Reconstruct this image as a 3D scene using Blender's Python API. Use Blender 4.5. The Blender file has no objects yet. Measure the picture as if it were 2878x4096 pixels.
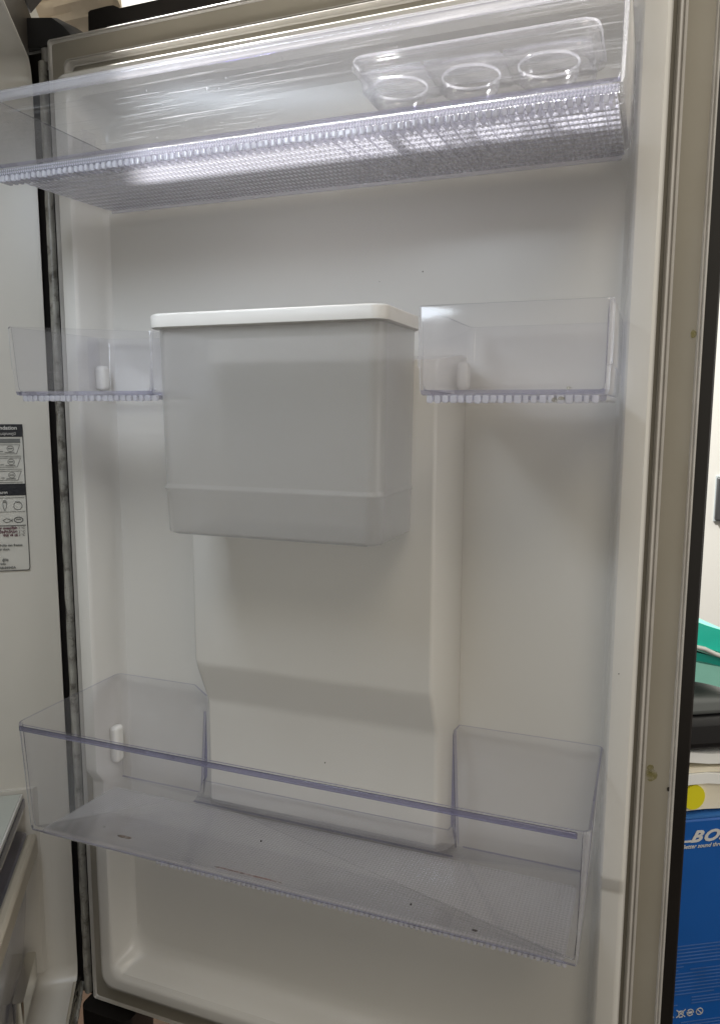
import bpy, bmesh, math, random
from mathutils import Vector, Matrix, noise
random.seed(4)
S = bpy.context.scene
COL = S.collection

# ------------------------------------------------------------------ camera
# Door frame: X runs along the door from its hinge side, d = distance out of the door (world y = -d), Z up from its lower edge.
cam_d = bpy.data.cameras.new('camera'); cam = bpy.data.objects.new('camera', cam_d); COL.objects.link(cam)
rx = Vector((0.93492548, 0.35482961, 0.00320798)); fw = Vector((-0.35120091, 0.92658088, -0.13455774)); up = Vector((-0.05071753, 0.12467482, 0.99090056))
M = Matrix(((rx.x, up.x, -fw.x, 0.58877), (rx.y, up.y, -fw.y, -0.66002), (rx.z, up.z, -fw.z, 0.70089), (0, 0, 0, 1)))
cam.matrix_world = M
cam_d.sensor_fit = 'HORIZONTAL'; cam_d.sensor_width = 36; cam_d.lens = 38.052
cam_d.clip_start = 0.01; cam_d.clip_end = 50
S.camera = cam

# ------------------------------------------------------------------ world, lamps, exposure
W = bpy.data.worlds.new('World'); S.world = W; W.use_nodes = True
bg = W.node_tree.nodes['Background']; bg.inputs[0].default_value = (1.0, 0.94, 0.82, 1); bg.inputs[1].default_value = 0.36
HX = -0.026                                   # hinge line of the cabinet wall
CW = Vector((math.cos(math.radians(214)), math.sin(math.radians(214))))   # into the cabinet
CN = Vector((-CW.y, CW.x))                    # across its opening
def cab(w, n, z): return Vector((HX + w * CW.x + n * CN.x, w * CW.y + n * CN.y, z))
def area(name, loc, target, sx, sy, power, col, roll=None):
    l = bpy.data.lights.new(name, 'AREA'); l.shape = 'RECTANGLE'; l.size = sx; l.size_y = sy; l.energy = power; l.color = col
    o = bpy.data.objects.new(name, l); COL.objects.link(o); o.location = loc
    z = (Vector(loc) - Vector(target)).normalized()
    x = Vector(roll) if roll else Vector((1, 0, 0)); x = (x - z * x.dot(z)).normalized(); y = z.cross(x)
    o.matrix_world = Matrix(((x.x, y.x, z.x, loc[0]), (x.y, y.y, z.y, loc[1]), (x.z, y.z, z.z, loc[2]), (0, 0, 0, 1)))
    return o
CN3 = (CN.x, CN.y, 0)
area('cabinet_led', tuple(cab(.03, .475, .992)), tuple(cab(.02, .40, .3)), .30, .10, 1.5, (.80, .89, 1.0), CN3)
area('ceiling_lamp', (-.50, .44, 2.5), (.35, -.1, .9), .12, .12, 170, (1.0, .98, .95))
area('room_lamp', (1.2, -1.7, 2.35), (.3, 0, .5), .9, .9, 10, (1.0, .90, .74))
area('side_highlight_lamp', (2.2, -.35, .85), (.5, -.1, .7), .35, 1.6, 5, (1.0, .97, .92))  # tall soft lamp added at the right for bright lines on bin corners
area('back_wall_fill', (1.6, .1, 1.9), (1.0, 1.2, .4), .8, .4, 5, (1.0, .95, .86))  # fill lamp added to brighten the wall behind the door
S.view_settings.view_transform = 'Standard'; S.view_settings.look = 'None'; S.view_settings.exposure = 0.3; S.view_settings.gamma = 1
S.render.film_transparent = False
S.cycles.max_bounces = 14; S.cycles.transparent_max_bounces = 48; S.cycles.transmission_bounces = 12; S.cycles.glossy_bounces = 6; S.cycles.diffuse_bounces = 5
S.cycles.sample_clamp_indirect = 6

# ------------------------------------------------------------------ helpers
def tag(o, label=None, cat=None, group=None, kind=None):
    if label: o['label'] = label
    if cat: o['category'] = cat
    if group: o['group'] = group
    if kind: o['kind'] = kind
    return o
def empty(name, loc=(0, 0, 0)):
    o = bpy.data.objects.new(name, None); o.empty_display_size = .02; COL.objects.link(o); o.location = loc; return o
def link(name, me, mat, parent=None, smooth=None):
    o = bpy.data.objects.new(name, me); COL.objects.link(o)
    if mat is not None: me.materials.append(mat)
    if parent is not None:
        o.parent = parent; o.matrix_parent_inverse = Matrix.Translation(-parent.location)
    if smooth is not None:
        me.polygons.foreach_set('use_smooth', [True] * len(me.polygons))
        me.set_sharp_from_angle(angle=math.radians(smooth))
    return o
def mesh(name, vs, fs, mat, parent=None, smooth=None, raw=False):
    """vs given as (x, d, z) in the door frame, unless raw (world)."""
    me = bpy.data.meshes.new(name)
    me.from_pydata([tuple(v) if raw else (v[0], -v[1], v[2]) for v in vs], [], fs)
    bm = bmesh.new(); bm.from_mesh(me); bmesh.ops.remove_doubles(bm, verts=bm.verts, dist=1e-6)
    bmesh.ops.recalc_face_normals(bm, faces=bm.faces); bm.to_mesh(me); bm.free(); me.validate()
    return link(name, me, mat, parent, smooth)
def bevel(o, w, seg=3, ang=30):
    m = o.modifiers.new('bevel', 'BEVEL'); m.width = w; m.segments = seg; m.limit_method = 'ANGLE'; m.angle_limit = math.radians(ang)
    m.harden_normals = False
    o.data.polygons.foreach_set('use_smooth', [True] * len(o.data.polygons)); o.data.set_sharp_from_angle(angle=math.radians(50))
    return o
def boxd(x0, x1, d0, d1, z0, z1):
    v = [(x, d, z) for x in (x0, x1) for d in (d0, d1) for z in (z0, z1)]
    f = [(0, 1, 3, 2), (4, 6, 7, 5), (0, 4, 5, 1), (2, 3, 7, 6), (0, 2, 6, 4), (1, 5, 7, 3)]
    return v, f
def box(name, x0, x1, d0, d1, z0, z1, mat, parent=None, bev=0, seg=2):
    v, f = boxd(x0, x1, d0, d1, z0, z1); o = mesh(name, v, f, mat, parent)
    if bev: bevel(o, bev, seg)
    return o
def add(acc, vf):
    v, f = vf; k = len(acc[0]); acc[0].extend(v); acc[1].extend(tuple(i + k for i in q) for q in f)
def prism(poly, axis, a, b):
    """poly: 2-D points; axis 'd' -> (x, z) polygon swept in d, 'x' -> (d, z) swept in x, 'z' -> (x, d) swept in z."""
    n = len(poly); vs = []
    for t in (a, b):
        for p, q in poly: vs.append({'d': (p, t, q), 'x': (t, p, q), 'z': (p, q, t)}[axis])
    fs = [tuple(range(n))[::-1], tuple(range(n, 2 * n))] + [(i, (i + 1) % n, n + (i + 1) % n, n + i) for i in range(n)]
    return vs, fs
def rrect(x0, x1, z0, z1, r, seg=6, cuts=()):
    """closed rounded rectangle; cuts = z values where the long sides get extra points (count is the same for every ring)."""
    pts = []
    def arc(cx, cz, a0):
        for i in range(seg + 1):
            a = math.radians(a0 + 90 * i / seg); pts.append((cx + r * math.cos(a), cz + r * math.sin(a)))
    arc(x1 - r, z0 + r, -90)
    for z in cuts: pts.append((x1, z))
    arc(x1 - r, z1 - r, 0); arc(x0 + r, z1 - r, 90)
    for z in reversed(cuts): pts.append((x0, z))
    arc(x0 + r, z0 + r, 180)
    return pts
def loft(rings, cap0=True, cap1=True):
    n = len(rings[0]); vs = [p for r in rings for p in r]; fs = []
    for k in range(len(rings) - 1):
        for i in range(n): fs.append((k * n + i, k * n + (i + 1) % n, (k + 1) * n + (i + 1) % n, (k + 1) * n + i))
    if cap0: fs.append(tuple(range(n))[::-1])
    if cap1: fs.append(tuple(range((len(rings) - 1) * n, len(rings) * n)))
    return vs, fs
def tube(pts, r, seg=8):
    vs, fs = [], []; n = len(pts)
    for i, p in enumerate(pts):
        p = Vector(p); t = (Vector(pts[min(i + 1, n - 1)]) - Vector(pts[max(i - 1, 0)])).normalized()
        a = t.cross(Vector((0, 0, 1)) if abs(t.z) < .9 else Vector((1, 0, 0))).normalized(); b = t.cross(a)
        for k in range(seg):
            c = 2 * math.pi * k / seg; vs.append(tuple(p + a * math.cos(c) * r + b * math.sin(c) * r))
    for i in range(n - 1):
        for k in range(seg): fs.append((i * seg + k, i * seg + (k + 1) % seg, (i + 1) * seg + (k + 1) % seg, (i + 1) * seg + k))
    fs.append(tuple(range(seg))[::-1]); fs.append(tuple(range((n - 1) * seg, n * seg)))
    return vs, fs

# ------------------------------------------------------------------ materials
def nt(name):
    m = bpy.data.materials.new(name); m.use_nodes = True; t = m.node_tree; t.nodes.clear(); return m, t
def N(t, typ, **kw):
    n = t.nodes.new(typ)
    for k, v in kw.items():
        if k.startswith('_'): setattr(n, k[1:], v)
        else: n.inputs[k.replace('__', ' ')].default_value = v
    return n
def solid(name, col, rough=.4, var=.06, scale=6, bump=.0, bscale=200, metal=0, spec=.5, coat=0, dirt=None, rv=.03):
    m, t = nt(name); L = t.links.new
    out = N(t, 'ShaderNodeOutputMaterial'); b = N(t, 'ShaderNodeBsdfPrincipled', Roughness=rough, Metallic=metal)
    b.inputs['Specular IOR Level'].default_value = spec; b.inputs['Coat Weight'].default_value = coat
    tc = N(t, 'ShaderNodeTexCoord'); no = N(t, 'ShaderNodeTexNoise', Scale=scale, Detail=5); L(tc.outputs['Object'], no.inputs['Vector'])
    mx = N(t, 'ShaderNodeMix', _data_type='RGBA'); mr = N(t, 'ShaderNodeMapRange'); mr.inputs[1].default_value = .3; mr.inputs[2].default_value = .7
    L(no.outputs[0], mr.inputs[0]); L(mr.outputs[0], mx.inputs[0])
    mx.inputs[6].default_value = tuple(c * (1 - var) for c in col) + (1,); mx.inputs[7].default_value = tuple(min(1, c * (1 + var)) for c in col) + (1,)
    src = mx.outputs[2]
    if dirt:
        n2 = N(t, 'ShaderNodeTexNoise', Scale=dirt[1], Detail=8, Roughness=.7); L(tc.outputs['Object'], n2.inputs['Vector'])
        m2 = N(t, 'ShaderNodeMapRange'); m2.inputs[1].default_value = dirt[2]; m2.inputs[2].default_value = dirt[2] + .12; m2.inputs[4].default_value = dirt[3]
        L(n2.outputs[0], m2.inputs[0]); x2 = N(t, 'ShaderNodeMix', _data_type='RGBA'); L(m2.outputs[0], x2.inputs[0]); L(src, x2.inputs[6]); x2.inputs[7].default_value = tuple(dirt[0]) + (1,)
        src = x2.outputs[2]
    L(src, b.inputs['Base Color'])
    r2 = N(t, 'ShaderNodeMapRange'); r2.inputs[3].default_value = max(0.02, rough - rv); r2.inputs[4].default_value = rough + rv
    n3 = N(t, 'ShaderNodeTexNoise', Scale=scale * 3, Detail=6); L(tc.outputs['Object'], n3.inputs['Vector']); L(n3.outputs[0], r2.inputs[0]); L(r2.outputs[0], b.inputs['Roughness'])
    if bump:
        nb = N(t, 'ShaderNodeTexNoise', Scale=bscale, Detail=3); L(tc.outputs['Object'], nb.inputs['Vector'])
        bp = N(t, 'ShaderNodeBump', Strength=bump, Distance=.001); L(nb.outputs[0], bp.inputs['Height']); L(bp.outputs[0], b.inputs['Normal'])
    L(b.outputs[0], out.inputs[0]); return m
def schlick(t, f0=.04):
    """reflectance of one face, the same from both sides of it; returns (socket, node that takes the normal)."""
    L = t.links.new; lw = N(t, 'ShaderNodeLayerWeight', Blend=.5)
    p = N(t, 'ShaderNodeMath', _operation='POWER'); L(lw.outputs['Facing'], p.inputs[0]); p.inputs[1].default_value = 5
    a = N(t, 'ShaderNodeMath', _operation='MULTIPLY_ADD'); L(p.outputs[0], a.inputs[0]); a.inputs[1].default_value = 1 - f0; a.inputs[2].default_value = f0
    return a, lw
def clear(name, tint=(.985, .985, .992), absorb=(.60, .61, .80), density=8, haze=.018, rough=.13, scratch=0, pattern=None, refr=0.0, hc=(.74, .74, .76), mod=1.0):
    """clear bluish moulded plastic: straight-through transmission, a fresnel reflection, a little surface haze, and absorption in its thickness."""
    m, t = nt(name); L = t.links.new
    out = N(t, 'ShaderNodeOutputMaterial'); tr = N(t, 'ShaderNodeBsdfTransparent'); tr.inputs[0].default_value = tuple(tint) + (1,)
    gl = N(t, 'ShaderNodeBsdfGlossy', Roughness=rough); gl.inputs[0].default_value = (1, 1, 1, 1)
    df = N(t, 'ShaderNodeBsdfDiffuse'); df.inputs[0].default_value = tuple(hc) + (1,)
    tl = N(t, 'ShaderNodeBsdfTranslucent'); tl.inputs[0].default_value = tuple(hc) + (1,)
    ml = N(t, 'ShaderNodeMixShader'); ml.inputs[0].default_value = .5; L(df.outputs[0], ml.inputs[1]); L(tl.outputs[0], ml.inputs[2])
    fr, frn = schlick(t); mh = N(t, 'ShaderNodeMixShader'); mh.inputs[0].default_value = haze
    tc = N(t, 'ShaderNodeTexCoord'); base = tr.outputs[0]; bp = None
    if refr:
        rf = N(t, 'ShaderNodeBsdfRefraction', Roughness=.05, IOR=1.45); rf.inputs[0].default_value = (.97, .97, 1, 1)
        mrf = N(t, 'ShaderNodeMixShader'); mrf.inputs[0].default_value = refr; L(base, mrf.inputs[1]); L(rf.outputs[0], mrf.inputs[2]); base = mrf.outputs[0]
    if pattern:
        px, py, dist = pattern                         # diamond knurl, period px by py metres
        sp = N(t, 'ShaderNodeSeparateXYZ'); L(tc.outputs['Object'], sp.inputs[0])
        def mth(op, a, b=None):
            n = N(t, 'ShaderNodeMath', _operation=op)
            for i, v in enumerate((a, b)):
                if v is None: continue
                if isinstance(v, (int, float)): n.inputs[i].default_value = v
                else: L(v, n.inputs[i])
            return n.outputs[0]
        u = mth('MULTIPLY', sp.outputs[0], 2 * math.pi / px); v = mth('MULTIPLY', mth('SUBTRACT', sp.outputs[2], sp.outputs[1]), 2 * math.pi / py)
        h = mth('MULTIPLY', mth('SINE', mth('ADD', u, v)), mth('SINE', mth('SUBTRACT', u, v)))
        bp = N(t, 'ShaderNodeBump', Strength=.9, Distance=dist); L(h, bp.inputs['Height'])
        hz = N(t, 'ShaderNodeMapRange'); hz.inputs[1].default_value = -.4; hz.inputs[2].default_value = .7; hz.inputs[3].default_value = haze * (1 - .55 * mod); hz.inputs[4].default_value = min(1, haze * (1 + .6 * mod)); L(h, hz.inputs[0]); L(hz.outputs[0], mh.inputs[0])  # haze follows the knurl to imitate its sparkle
    else:
        nb = N(t, 'ShaderNodeTexNoise', Scale=22, Detail=2); L(tc.outputs['Object'], nb.inputs['Vector'])
        bp = N(t, 'ShaderNodeBump', Strength=.25, Distance=.0012); L(nb.outputs[0], bp.inputs['Height'])
    for n in (gl, frn): L(bp.outputs[0], n.inputs['Normal'])
    if refr: L(bp.outputs[0], rf.inputs['Normal'])
    if pattern:
        for n in (df, tl): L(bp.outputs[0], n.inputs['Normal'])
    if scratch:
        mp = N(t, 'ShaderNodeMapping'); mp.inputs['Rotation'].default_value = (0, math.radians(8), 0); mp.inputs['Scale'].default_value = (11, 300, 900)
        L(tc.outputs['Object'], mp.inputs[0]); n1 = N(t, 'ShaderNodeTexNoise', Scale=1, Detail=3); L(mp.outputs[0], n1.inputs['Vector'])
        a = N(t, 'ShaderNodeMapRange'); a.inputs[1].default_value = .60; a.inputs[2].default_value = .70; L(n1.outputs[0], a.inputs[0])
        n2 = N(t, 'ShaderNodeTexNoise', Scale=7, Detail=4); L(tc.outputs['Object'], n2.inputs['Vector'])
        c = N(t, 'ShaderNodeMapRange'); c.inputs[1].default_value = .42; c.inputs[2].default_value = .72; L(n2.outputs[0], c.inputs[0])
        n4 = N(t, 'ShaderNodeTexNoise', Scale=330, Detail=4); L(tc.outputs['Object'], n4.inputs['Vector'])
        e = N(t, 'ShaderNodeMapRange'); e.inputs[1].default_value = .67; e.inputs[2].default_value = .75; L(n4.outputs[0], e.inputs[0])
        s1 = N(t, 'ShaderNodeMath', _operation='MAXIMUM'); L(a.outputs[0], s1.inputs[0]); L(e.outputs[0], s1.inputs[1])
        s2 = N(t, 'ShaderNodeMath', _operation='MULTIPLY'); L(s1.outputs[0], s2.inputs[0]); L(c.outputs[0], s2.inputs[1])
        s3 = N(t, 'ShaderNodeMath', _operation='MULTIPLY_ADD'); L(s2.outputs[0], s3.inputs[0]); s3.inputs[1].default_value = scratch; s3.inputs[2].default_value = haze
        L(s3.outputs[0], mh.inputs[0])
    L(base, mh.inputs[1]); L(ml.outputs[0], mh.inputs[2])
    mf = N(t, 'ShaderNodeMixShader'); L(fr.outputs[0], mf.inputs[0]); L(mh.outputs[0], mf.inputs[1]); L(gl.outputs[0], mf.inputs[2])
    L(mf.outputs[0], out.inputs[0])
    if density:
        va = N(t, 'ShaderNodeVolumeAbsorption', Density=density); va.inputs[0].default_value = tuple(absorb) + (1,); L(va.outputs[0], out.inputs[1])
    return m
WHITE = solid('liner_white_plastic', (.67, .655, .62), .27, 0, 3, rv=0)
FLANGE = solid('door_frame_grey_paint', (.33, .305, .255), .45, .05, 9, dirt=((.22, .2, .16), 30, .68, .5))
GASKET = solid('grey_rubber', (.47, .45, .42), .45, .08, 30, bump=.2)
CRINKLE = solid('grey_crinkled_rubber', (.30, .29, .26), .3, .35, 45, bump=1.0, bscale=90, dirt=((.07, .06, .05), 60, .52, .8))
BLACK = solid('black_door_steel', (.016, .014, .013), .35, .2, 12)
DARK = solid('dark_hinge_plastic', (.045, .045, .047), .4, .15, 20, bump=.2)
BROWNDARK = solid('dark_recess', (.045, .038, .03), .5, .2, 20)
CABW = solid('cabinet_white_plastic', (.56, .53, .475), .3, 0, 5, rv=0)
LIDW = solid('lid_white_plastic', (.60, .585, .56), .4, .01, 5, bump=.03)
CLEAR = clear('clear_bin_plastic')
CLEARF = clear('clear_scratched_plastic', scratch=.85, haze=.02, rough=.30, tint=(.91, .91, .915))
EDGE = clear('edge_shade_plastic', tint=(.46, .46, .70), rough=.2, haze=.03, density=0, refr=.5)  # dark violet tint stands in for internal reflection at the plastic's edges
CORNER = clear('corner_highlight_plastic', tint=(.93, .93, .96), haze=.24, density=0, refr=.4, rough=.08, hc=(.9, .9, .93))  # whitish haze paints the bright highlight along the bin corners
TOOTH = clear('tooth_glint_plastic', haze=.48, rough=.12, refr=.45, density=0, hc=(.9, .9, .95))  # whitish haze brightens the teeth like glints
KNURL = clear('clear_knurled_plastic', haze=.75, rough=.2, pattern=(.008, .021, .0016), refr=.3, density=4, hc=(.86, .86, .93))
BAND = clear('glitter_band_plastic', haze=.45, rough=.2, pattern=(.0045, .0052, .0008), refr=.3, density=0, hc=(.74, .74, .82), mod=.8)
RIB = clear('clear_rib_plastic', haze=.30, rough=.18, refr=.4, density=8, hc=(.8, .8, .86))
GLINT = clear('rim_glint_plastic', haze=.28, rough=.15, refr=.3, density=0, hc=(.86, .86, .9))  # whitish haze painted in for the glare on rims and tray edges
TRAY = clear('clear_tray_plastic', haze=.04, density=6, refr=.12, tint=(.98, .98, .985))
CHROME = solid('chrome_trim', (.7, .68, .62), .18, .05, 20, metal=1)
def frosted():
    m, t = nt('frosted_tank_plastic'); L = t.links.new
    out = N(t, 'ShaderNodeOutputMaterial'); tr = N(t, 'ShaderNodeBsdfTransparent'); tr.inputs[0].default_value = (.93, .93, .94, 1)
    df = N(t, 'ShaderNodeBsdfDiffuse'); df.inputs[0].default_value = (.84, .83, .80, 1); tl = N(t, 'ShaderNodeBsdfTranslucent'); tl.inputs[0].default_value = (.93, .92, .89, 1)
    a = N(t, 'ShaderNodeMixShader'); a.inputs[0].default_value = .5; L(df.outputs[0], a.inputs[1]); L(tl.outputs[0], a.inputs[2])
    b = N(t, 'ShaderNodeMixShader'); b.inputs[0].default_value = .27; L(tr.outputs[0], b.inputs[1]); L(a.outputs[0], b.inputs[2])
    gl = N(t, 'ShaderNodeBsdfGlossy', Roughness=.28); fr, frn = schlick(t)
    tc = N(t, 'ShaderNodeTexCoord'); nb = N(t, 'ShaderNodeTexNoise', Scale=14, Detail=2); L(tc.outputs['Object'], nb.inputs['Vector'])
    bp = N(t, 'ShaderNodeBump', Strength=.3, Distance=.002); L(nb.outputs[0], bp.inputs['Height'])
    for n in (gl, frn): L(bp.outputs[0], n.inputs['Normal'])
    c = N(t, 'ShaderNodeMixShader'); L(fr.outputs[0], c.inputs[0]); L(b.outputs[0], c.inputs[1]); L(gl.outputs[0], c.inputs[2]); L(c.outputs[0], out.inputs[0]); return m
FROST = frosted()

# ------------------------------------------------------------------ refrigerator door
DW, DH = .622, 1.069
fridge = empty('refrigerator', (0, 0, -.12))
tag(fridge, 'refrigerator with its white lined door wide open and a printed sticker left of the hinge', 'refrigerator')
def sub(o, p): o.parent = p; o.matrix_parent_inverse = Matrix.Translation(-p.location); return o
door = sub(empty('door', (0, 0, 0)), fridge)
ZS0, ZS1 = .296, .310           # where the raised rail gets lower under the bottom bin
def rail(z):
    if z >= ZS1: return 1.0
    if z <= ZS0: return .72
    return .72 + .28 * (z - ZS0) / (ZS1 - ZS0)
def liner():
    cuts = [.18, ZS0 - .004, ZS0, ZS1, ZS1 + .004, .45, .6, .75, .9]
    prof = [  # inset of the outer outline, d, corner radius
        (.0315, .0012, .016), (.0315, .008, .016), (.0325, .029, .0155), (.0332, .0325, .015), (.0350, .0345, .014), (.0375, .035, .013),
        (.0455, .035, .013), (.0485, .0345, .014), (.0500, .0325, .015), (.0508, .029, .016), (.0555, .000, .021), (.0568, -.0055, .023), (.0595, -.0090, .024), (.0640, -.0100, .024)]
    rings = []
    for i, (ins, d, r) in enumerate(prof):
        xa, xb = ins, .6205 - ins
        za, zb = .0105 + ins, 1.052 - ins * 1.0
        if i >= 9: za += (.003, .004, .006, .009, .016)[i - 9]; zb -= .004
        if .034 < ins < .06: xb -= .0
        if i in (6, 7, 8, 9): xb -= .002
        rings.append([(x, (d * rail(z) if d > .002 else d), z) for x, z in rrect(xa, xb, za, zb, r, 8, cuts)])
    v, f = loft(rings, False, True)
    return mesh('inner_liner', v, f, WHITE, door, 35)
liner()
# raised panel in the middle of the liner: profile in (d, z), draft on its sides
def plateau():
    prof = [(.0, .286), (.0175, .286 + .004), (.018, .30), (.018, .402), (.0205, .411), (.0375, .447), (.040, .455), (.040, .735), (.036, .742), (-.006, .748)]
    vs = []; xl, xr = .180, .421
    for d, z in prof:
        k = (d + .0098); vs.append((xl - .010 + .2 * k, d, z)) if d <= 0 else vs.append((xl, d, z))
        vs.append((xr + .010, d, z)) if d <= 0 else vs.append((xr, d, z))
    n = len(prof); B = []
    for d, z in prof: B.append((xl - .012, -.0098, z)); B.append((xr + .0135, -.0098, z))
    vs += B; k = 2 * n; fs = []
    for i in range(n - 1):
        fs.append((2 * i, 2 * i + 1, 2 * i + 3, 2 * i + 2)); fs.append((2 * i, 2 * i + 2, k + 2 * i + 2, k + 2 * i)); fs.append((2 * i + 1, k + 2 * i + 1, k + 2 * i + 3, 2 * i + 3))
    fs.append((0, k, k + 1, 1)); fs.append((2 * n - 2, 2 * n - 1, k + 2 * n - 1, k + 2 * n - 2))
    o = mesh('raised_panel', vs, fs, WHITE, door); bevel(o, .0026, 4, 20); return o
plateau()
# flat steel/plastic frame round the liner
def ring_strip(name, ins0, ins1, prof, mat, r=.004, za=0, zb=0):
    """prof: list of (t, d) across the strip from the outer edge (t=0) to the inner (t=1)."""
    rings = []
    for t, d in prof:
        i = ins0 + (ins1 - ins0) * t
        rings.append([(x, d, z) for x, z in rrect(i, DW + .001 - i, i + za * t, DH - i - zb * t, max(.0015, r - i * .0), 5)])
    v, f = loft(rings, False, False); return mesh(name, v, f, mat, door, 40)
ring_strip('door_frame', .0, .046, [(0, -.0132), (.0, -.0015), (.03, 0), (.12, .0004), (.3, .0009), (.6, .0009), (.9, .0002), (1, .0002)], FLANGE, .003)
ring_strip('edge_bead', -.0005, .0045, [(0, -.001), (.08, .0012), (.25, .0019), (.4, .0012), (.48, .0004), (.56, .0012), (.75, .0022), (.92, .0012), (1, .0003)], GASKET, .003)
ring_strip('gasket', .0235, .0312, [(0, .0008), (.04, .005), (.15, .0075), (.28, .0075), (.36, .0055), (.44, .0055), (.5, .009), (.68, .0105), (.8, .009), (.86, .004), (1, .003)], GASKET, .006, .0105, .0)
o = mesh('outer_shell', *prism(rrect(-.0035, .6345, -.0035, 1.0715, .004, 4), 'd', -.058, -.0135), BLACK, door); bevel(o, .0015, 2)
# top cap, seen beyond the upper edge
mesh('top_cap', *prism([(.0255, 1.0718), (.0265, 1.1045), (.029, 1.106), (.050, 1.1065), (.058, 1.1060), (.066, 1.1020), (.13, 1.1020), (.62, 1.1020), (.62, 1.0718)], 'd', -.046, -.030), BLACK, door)
o = mesh('top_edge_highlight', *prism([(.070, 1.0717), (.070, 1.0732), (.62, 1.0732), (.62, 1.0717)], 'd', -.0295, -.004), CHROME, door)  # chrome strip put in for the highlight along the door's top edge
# hinge side: folded gasket and the dark gap
acc = ([], [])
zz = [.002 + i * .0106 for i in range(100)]
ringz = []
for i, z in enumerate(zz):
    j = .0006 * noise.noise(Vector((0, 3.1, z * 60))) + .0004 * noise.noise(Vector((5, 1, z * 190)))
    ringz.append([(-.0148 + j, -.004, z), (-.0142 + j, .000, z), (-.0105, .0014 + j, z), (-.0085 + j * .6, .0012, z), (-.0072 - j, -.001, z), (-.0070, -.005, z)])
v, f = loft(ringz, True, True); mesh('folded_gasket', v, f, CRINKLE, door, 60)
box('hinge_side_edge', -.034, -.0002, -.02, -.0075, -.004, 1.063, BLACK, door)
# moulded mounts for the bins on the liner
for (xa, xb, da, db, za, zb) in ((.0525, .0645, .004, .017, .7185, .744), (.4325, .4420, .004, .020, .716, .741), (.0525, .0635, .004, .018, .314, .356)):
    o = box('bin_mount', xa, xb, da, db, za, zb, WHITE, door, .0045, 4)
# marks on the frame and the liner
def blob(name, x, d, z, rx_, rz_, mat, parent, n=14, h=.0003, seed=1, axis='d'):
    rr = random.Random(seed); ph = [rr.uniform(.65, 1.25) for _ in range(n)]
    ph = [(ph[i - 1] + ph[i] * 2 + ph[(i + 1) % n]) / 4 for i in range(n)]
    poly = [(rx_ * ph[i] * math.cos(2 * math.pi * i / n), rz_ * ph[i] * math.sin(2 * math.pi * i / n)) for i in range(n)]
    if axis == 'd': vs, fs = prism([(x + a, z + b) for a, b in poly], 'd', d, d + h)
    else: vs, fs = prism([(x + a, d + b) for a, b in poly], 'z', z, z + h)
    return mesh(name, vs, fs, mat, parent, 60)
def stainmat(name, col, alpha):
    m, t = nt(name); L = t.links.new; out = N(t, 'ShaderNodeOutputMaterial'); b = N(t, 'ShaderNodeBsdfPrincipled', Roughness=.4); b.inputs['Base Color'].default_value = tuple(col) + (1,)
    tr = N(t, 'ShaderNodeBsdfTransparent'); mx = N(t, 'ShaderNodeMixShader'); tc = N(t, 'ShaderNodeTexCoord'); no = N(t, 'ShaderNodeTexNoise', Scale=260, Detail=4); L(tc.outputs['Object'], no.inputs['Vector'])
    mr = N(t, 'ShaderNodeMapRange'); mr.inputs[1].default_value = .3; mr.inputs[2].default_value = .65; mr.inputs[4].default_value = alpha; L(no.outputs[0], mr.inputs[0]); L(mr.outputs[0], mx.inputs[0])
    L(tr.outputs[0], mx.inputs[1]); L(b.outputs[0], mx.inputs[2]); L(mx.outputs[0], out.inputs[0]); return m
ST_Y = stainmat('yellow_food_stain', (.30, .27, .08), .38); ST_B = stainmat('brown_food_stain', (.13, .07, .03), .8); ST_R = stainmat('red_food_stain', (.28, .09, .06), .55)
CRUMB = solid('dark_crumb', (.02, .014, .01), .7)
for i, (x, z, a, b) in enumerate(((.6043, .3935, .0045, .006), (.6035, .3985, .0028, .004), (.6165, .7595, .0022, .0035))):
    blob('stain', x, .0011, z, a, b, ST_Y, door, seed=i)
for i, (x, z, d, a) in enumerate(((.6185, .383, .0011, .0013), (.3935, .8215, -.0099, .0005), (.353, .815, -.0099, .0003), (.27, .9, -.0099, .0005), (.31, .36, .0181, .0006), (.575, .49, .0352, .0004), (.25, .012, .0005, .002))):
    blob('speck', x, d, z, a, a * 1.3, CRUMB, door, 8, seed=i + 20)

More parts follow.
